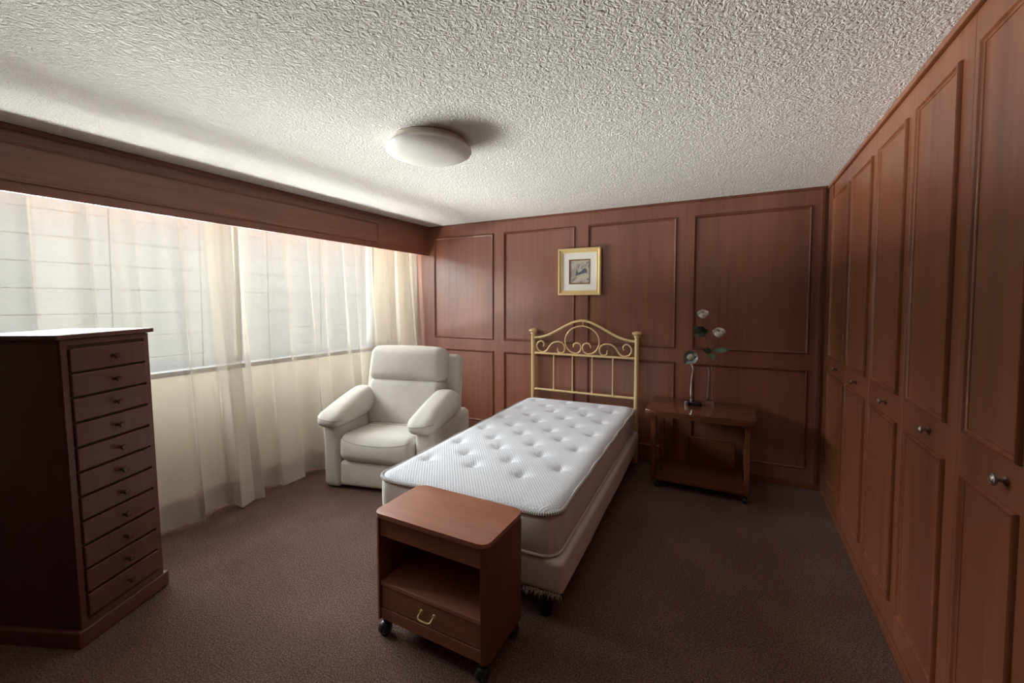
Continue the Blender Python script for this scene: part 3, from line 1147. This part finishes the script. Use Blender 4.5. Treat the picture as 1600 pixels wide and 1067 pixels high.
obj('bottom_rail', box(bmesh.new(), -xi, xi, 0.008, DP - 0.02, 0.083, 0.134, 0.002), M_NIGHTF, ns)
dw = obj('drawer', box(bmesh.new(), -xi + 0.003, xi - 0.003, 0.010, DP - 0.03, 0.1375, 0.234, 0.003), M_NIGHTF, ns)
hd = bmesh.new()
hp_ = [(-0.034, 0.010, 0.006), (-0.034, -0.004, 0.004), (-0.033, -0.015, -0.003), (-0.025, -0.019, -0.007), (-0.010, -0.020, -0.009), (0.010, -0.020, -0.009), (0.025, -0.019, -0.007), (0.033, -0.015, -0.003), (0.034, -0.004, 0.004), (0.034, 0.010, 0.006)]
tube(hd, catmull(hp_, 5), 0.0036, 8)
for s in (-1, 1):
    lathe(hd, [(0.0, 0.0), (0.010, 0.0), (0.008, 0.005), (0.0, 0.006)], 14, M=Matrix.Translation((s * 0.034, 0.010, 0.006)) @ Matrix.Rotation(pi / 2, 4, 'X'))
obj('handle', hd, M_BRASS, dw, smooth=True, loc=(0, 0, 0.186), label='small brass bail handle')


def caster():
    bm = bmesh.new()
    M = Matrix.Translation((0, 0, 0.027)) @ Matrix.Rotation(pi / 2, 4, 'Y')
    for s in (-1, 1):
        lathe(bm, [(0.0, -0.010), (0.022, -0.010), (0.027, -0.006), (0.027, 0.006), (0.022, 0.010), (0.0, 0.010)], 24, M=Matrix.Translation((s * 0.012, 0, 0)) @ M)
    return bm


def caster_hood():
    bm = lathe(bmesh.new(), [(0.0, 0.060), (0.018, 0.056), (0.026, 0.046), (0.029, 0.034), (0.026, 0.032), (0.022, 0.044), (0.0, 0.05)], 20)
    lathe(bm, [(0.0, 0.083), (0.009, 0.083), (0.009, 0.05), (0.0, 0.05)], 12)
    return bm


def casters(parent, spots, zs=1.0):
    first = None
    for x, y in spots:
        if first is None:
            c = obj('caster', caster(), M_RUBBER, parent, smooth=True, loc=(x, y, 0), label='dark twin wheel caster')
            h = obj('caster_hood', caster_hood(), M_BLACK, c, smooth=True)
            c.scale = (zs,) * 3
            first = (c, h)
        else:
            c = dup(first[0], parent, (x, y, 0))
            dup(first[1], c)


casters(ns, [(-W2 + 0.030, 0.030), (W2 - 0.035, 0.030), (-W2 + 0.035, DP - 0.035), (W2 - 0.035, DP - 0.035)])

# ------------------------------------------------------------------ side table on casters
TX0, TX1, TY0, TY1, TZ = -0.638, 0.152, 3.505, 4.05, 0.637
tcx = (TX0 + TX1) / 2
sdt = thing('side_table', 'low wooden side table on casters against the back wall right of the bed', 'table', (tcx, TY0, 0))
w2, dp = (TX1 - TX0) / 2, TY1 - TY0
poly = []
for i in range(13):
    u = -1 + 2 * i / 12
    poly.append((u * (w2 - 0.03), -0.004 - 0.020 * (1 - u * u)))
poly += [(w2 - 0.006, 0.010), (w2, 0.04)] + [(w2 + 0.002, dp - 0.04), (w2 - 0.01, dp - 0.008), (w2 - 0.04, dp)] + [(-w2 + 0.04, dp), (-w2 + 0.01, dp - 0.008), (-w2, dp - 0.04), (-w2, 0.04), (-w2 + 0.006, 0.010)]
obj('top', prism(bmesh.new(), poly, TZ - 0.045, TZ, 0.006), M_TABLE, sdt, smooth=True, angle=35)
lgs = None
for x, y in ((-w2 + 0.07, 0.045), (w2 - 0.055, 0.045), (-w2 + 0.07, dp - 0.06), (w2 - 0.055, dp - 0.06)):
    if lgs is None:
        lgs = obj('leg', box(bmesh.new(), -0.019, 0.019, -0.022, 0.022, 0.062, TZ - 0.0455, 0.006), M_TABLE, sdt, loc=(x, y, 0))
    else:
        dup(lgs, sdt, (x, y, 0))
obj('shelf', box(bmesh.new(), -w2 + 0.09, w2 - 0.075, 0.03, dp - 0.045, 0.064, 0.090, 0.004), M_TABLE, sdt)
bp = obj('back_panel', box(bmesh.new(), -0.10, 0.262, dp - 0.062, dp - 0.046, 0.0905, 0.325, 0.006), M_TABLE, sdt)
obj('panel_bead', tube(bmesh.new(), [(-0.104, dp - 0.062, 0.095), (-0.104, dp - 0.064, 0.322), (0.262, dp - 0.064, 0.322)], 0.006, 8), M_TABLE, bp, smooth=True)
casters(sdt, [(-w2 + 0.10, 0.055), (w2 - 0.065, 0.052), (-w2 + 0.10, dp - 0.07), (w2 - 0.065, dp - 0.07)], 0.75)

# ------------------------------------------------------------------ vase with two roses
VX, VY, VZ = -0.184, 3.955, TZ
va = obj('glass_vase', lathe(bmesh.new(), [(0.0, 0.0), (0.034, 0.0), (0.037, 0.004), (0.036, 0.03), (0.030, 0.08), (0.022, 0.15), (0.0165, 0.22), (0.0165, 0.25), (0.021, 0.29), (0.028, 0.315),
                                           (0.0252, 0.3155), (0.0175, 0.29), (0.0127, 0.25), (0.0127, 0.22), (0.0178, 0.15), (0.0257, 0.08), (0.031, 0.036), (0.029, 0.026), (0.0, 0.024)], 28),
         M_GLASS, smooth=True, loc=(VX, VY, VZ))
va['label'] = 'slim clear glass bud vase holding two roses on the side table'
va['category'] = 'vase'


def bloom(s=1.0):
    """cupped petals in overlapping whorls round a closed heart"""
    bm = bmesh.new()
    rn = random.Random(2)
    for cnt, rad, th1, flare, w in ((3, 0.42, 18, 0.0, 1.15), (3, 0.62, 30, 0.05, 1.1), (4, 0.80, 42, 0.14, 0.95), (5, 0.98, 54, 0.34, 0.72), (5, 1.08, 70, 0.46, 0.66)):
        off = rn.uniform(0, 6.28)
        for k in range(cnt):
            a0 = off + 2 * pi * k / cnt + rn.uniform(-0.12, 0.12)
            tilt = rn.uniform(-0.05, 0.05)
            grid = []
            for i in range(9):
                u = -1 + i / 4
                row = []
                for j in range(8):
                    v = j / 7
                    th = radians(165 - (165 - th1) * v) + 0.16 * u * u * v
                    r = rad * (1 + flare * v ** 3 + 0.05 * (k % 2) + tilt * u) * (0.9 + 0.1 * v)
                    a = a0 + u * w * (0.75 + 0.35 * sin(pi * min(1, 0.15 + 0.62 * v)))
                    row.append(bm.verts.new((s * r * sin(th) * cos(a), s * r * sin(th) * sin(a), s * r * cos(th) * 1.15)))
                grid.append(row)
            for i in range(8):
                for j in range(7):
                    bm.faces.new((grid[i][j], grid[i + 1][j], grid[i + 1][j + 1], grid[i][j + 1]))
    return bm


def leaf(base, tip, wid, droop=0.1, face=(0, -1, 0.4)):
    bm = bmesh.new()
    b, t = Vector(base), Vector(tip)
    d = t - b
    L = d.length
    n = Vector(face).normalized()
    s = d.cross(n).normalized()
    up = s.cross(d).normalized()
    mid, lf, rt = [], [], []
    N = 8
    for i in range(N + 1):
        u = i / N
        w = wid * sin(pi * min(1, u ** 0.8)) * (1.0 if u < 1 else 0) * (1 + 0.06 * (i % 2))
        c = b + d * u - Vector((0, 0, droop * L * u * u)) + up * 0.02 * L * sin(pi * u)
        mid.append(bm.verts.new(c))
        lf.append(bm.verts.new(c + s * w + up * w * 0.35))
        rt.append(bm.verts.new(c - s * w + up * w * 0.35))
    for i in range(N):
        bm.faces.new((mid[i], mid[i + 1], lf[i + 1], lf[i]))
        bm.faces.new((mid[i], rt[i], rt[i + 1], mid[i + 1]))
    bmesh.ops.remove_doubles(bm, verts=bm.verts, dist=1e-5)
    return bm


def rose(label, stem, blm, rb, leaves):
    o = thing('rose', label, 'flower', (VX, VY, VZ + 0.024), group='ivory roses in the vase')

    def lc(p):
        return (p[0] - VX, p[1] - VY, p[2] - VZ - 0.024)
    S = catmull([lc(p) for p in stem], 6)
    obj('stem', tube(bmesh.new(), S, [0.0032 - 0.0012 * i / (len(S) - 1) for i in range(len(S))], 7), M_STEM, o, smooth=True)
    b = bloom(rb)
    M = Matrix.Translation(lc(blm)) @ Matrix.Rotation(radians(34), 4, 'X')
    for v in b.verts:
        v.co = M @ v.co
    obj('bloom', b, M_ROSE, o, smooth=True, angle=80)
    for a, t, w, dr, fc in leaves:
        obj('leaf', leaf(lc(a), lc(t), w, dr, fc), M_LEAF, o, smooth=True, angle=80)
    return o


zb = VZ + 0.026
rose('taller ivory rose in the glass vase, the upper left bloom', [(-0.192, 3.958, zb), (-0.186, 3.956, 0.84), (-0.184, 3.955, 0.95), (-0.187, 3.952, 1.075), (-0.207, 3.948, 1.12), (-0.226, 3.944, 1.215), (-0.238, 3.942, 1.30), (-0.247, 3.94, 1.37)],
     (-0.247, 3.94, 1.393), 0.030,
     [((-0.228, 3.944, 1.225), (-0.328, 3.91, 1.305), 0.026, 0.15, (0, -1, 0.3)), ((-0.23, 3.944, 1.24), (-0.318, 3.90, 1.222), 0.030, 0.1, (0, -1, 0.5)),
      ((-0.232, 3.943, 1.25), (-0.285, 3.87, 1.30), 0.024, 0.1, (0.2, -1, 0.3)), ((-0.228, 3.944, 1.23), (-0.193, 3.90, 1.277), 0.018, 0.1, (0, -1, 0.2)),
      ((-0.234, 3.943, 1.245), (-0.242, 3.885, 1.292), 0.022, 0.1, (0.3, -1, 0)), ((-0.228, 3.944, 1.225), (-0.27, 3.86, 1.215), 0.024, 0.1, (0, -1, 0.5))])
rose('shorter ivory rose in the glass vase, the lower right bloom', [(-0.176, 3.952, zb), (-0.18, 3.954, 0.84), (-0.182, 3.955, 0.95), (-0.182, 3.954, 1.05), (-0.172, 3.95, 1.085), (-0.155, 3.945, 1.14), (-0.139, 3.94, 1.19), (-0.128, 3.935, 1.215)],
     (-0.122, 3.93, 1.240), 0.032,
     [((-0.18, 3.95, 1.075), (-0.245, 3.90, 1.105), 0.026, 0.1, (0, -1, 0.4)), ((-0.17, 3.95, 1.085), (-0.022, 3.905, 1.088), 0.024, -0.15, (0, -1, 0.6)),
      ((-0.18, 3.954, 1.065), (-0.155, 3.89, 1.020), 0.024, 0.1, (0, -1, 0.3)), ((-0.12, 3.94, 1.09), (-0.055, 3.89, 1.105), 0.022, 0.1, (0, -1, 0.5))])

# ------------------------------------------------------------------ lily ornament
orn = thing('lily_ornament', 'chrome stemmed calla lily ornament on a black stand on the side table', 'ornament', (-0.305, 3.83, TZ))
obj('stand', prism(bmesh.new(), round_rect(-0.068, 0.068, -0.042, 0.042, 0.02, 5), 0.0, 0.030, 0.003), M_BLACK, orn, smooth=True, angle=30)
obj('stand_collar', lathe(bmesh.new(), [(0.0, 0.0), (0.016, 0.0), (0.016, 0.034), (0.014, 0.036), (0.0, 0.036)], 20, (-0.047, -0.042, 0.0)), M_CHROME, orn, smooth=True)
stm = catmull([(-0.010, 0, 0.028), (-0.013, 0, 0.12), (-0.010, 0, 0.21), (0.000, 0, 0.28), (-0.002, 0, 0.32), (-0.018, 0, 0.352), (-0.022, 0.012, 0.37)], 8)
obj('stem', tube(bmesh.new(), stm, [0.0105 - 0.002 * i / (len(stm) - 1) for i in range(len(stm))], 14), M_CHROME, orn, smooth=True)
hb_ = bmesh.new()
Mh = Matrix.Translation((-0.026, 0.008, 0.398)) @ Matrix.Rotation(radians(14), 4, 'Z') @ Matrix.Rotation(radians(82), 4, 'X')
NA, NR = 48, 8
ringsL = []
for side_ in (0, 1):
    for j in (range(NR + 1) if side_ == 0 else range(NR, -1, -1)):
        t = j / NR
        R = []
        for i in range(NA):
            a = 2 * pi * i / NA
            dlt = (a - radians(232) + pi) % (2 * pi) - pi
            ext = 0.056 + 0.022 * exp(-(dlt / 0.28) ** 2)
            r = 0.010 + (ext - 0.010) * t
            zz = 0.022 * t ** 1.6 - (0.004 if side_ else 0.0) + 0.006 * exp(-(dlt / 0.4) ** 2) * t
            R.append(hb_.verts.new(Mh @ Vector((r * cos(a), r * sin(a), zz))))
        ringsL.append(R)
for A, B in zip(ringsL, ringsL[1:]):
    for i in range(NA):
        hb_.faces.new((A[i], A[(i + 1) % NA], B[(i + 1) % NA], B[i]))
hb_.faces.new(list(reversed(ringsL[0])))
hb_.faces.new(ringsL[-1])
obj('lily_head', hb_, M_SHELL, orn, smooth=True, label='grey green round lily head with pointed lip')
obj('lily_centre', lathe(bmesh.new(), [(0.0, 0.022), (0.018, 0.020), (0.026, 0.014), (0.028, 0.008), (0.0, 0.006)], 28, M=Mh), M_PEARL, orn, smooth=True, label='pale pearl disc')

# ------------------------------------------------------------------ picture
pc = thing('framed_picture', 'small landscape painting in a gilded frame hanging above the brass headboard', 'picture', (-1.376, BACK - 0.018, 1.798))


def on_pic(u, v, n):
    return (u, -n, v)


pu, pv = 0.219, 0.232
obj('frame', frame(bmesh.new(), -pu, pu, -pv, pv, [(0.0, -0.001), (0.0, 0.022), (0.006, 0.030), (0.014, 0.031), (0.020, 0.026), (0.032, 0.015), (0.036, 0.018), (0.042, 0.018), (0.046, 0.012), (0.047, 0.002)], on_pic), M_GOLD, pc, smooth=True, angle=35)
obj('mat_board', frame(plate(bmesh.new(), -pu + 0.02, pu - 0.02, -pv + 0.02, pv - 0.02, 0.0, 0.003, on_pic), -pu + 0.045, pu - 0.045, -pv + 0.045, pv - 0.045,
                       [(0.0, 0.0031), (0.0, 0.009), (0.064, 0.009), (0.066, 0.0031)], on_pic), M_MAT, pc)
obj('slip', frame(bmesh.new(), -0.108, 0.108, -0.1215, 0.1215, [(0.0, 0.0031), (0.0, 0.0115), (0.008, 0.0115), (0.011, 0.004)], on_pic), M_BROWN, pc)
art = obj('painting', plate(bmesh.new(), -0.099, 0.099, -0.112, 0.112, 0.0032, 0.0042, on_pic), M_ART, pc)


def daub(name, pts, mat, h):
    bm = bmesh.new()
    a = [bm.verts.new(on_pic(x, zz, 0.0042)) for x, zz in pts]
    b = [bm.verts.new(on_pic(x, zz, 0.0042 + h)) for x, zz in pts]
    bm.faces.new(b)
    for i in range(len(pts)):
        j = (i + 1) % len(pts)
        bm.faces.new((a[i], a[j], b[j], b[i]))
    return obj(name, bm, mat, art)


daub('mauve_slope', [(-0.097, -0.05), (-0.03, -0.04), (-0.035, 0.01), (-0.05, 0.055), (-0.062, 0.02), (-0.075, 0.03), (-0.097, -0.005)], M_ART_MAUVE, 0.0004)
daub('slate_ridge', [(-0.04, -0.042), (0.02, -0.022), (0.08, -0.010), (0.072, 0.018), (0.05, 0.038), (0.035, 0.020), (0.012, 0.004), (-0.012, -0.012), (-0.03, 0.030), (-0.036, 0.0)], M_ART_DARK, 0.0006)
daub('pale_field', [(-0.09, -0.108), (-0.04, -0.075), (0.0, -0.045), (0.05, -0.028), (0.090, -0.025), (0.092, -0.06), (0.03, -0.085), (-0.03, -0.108)], M_ART_PALE, 0.0005)
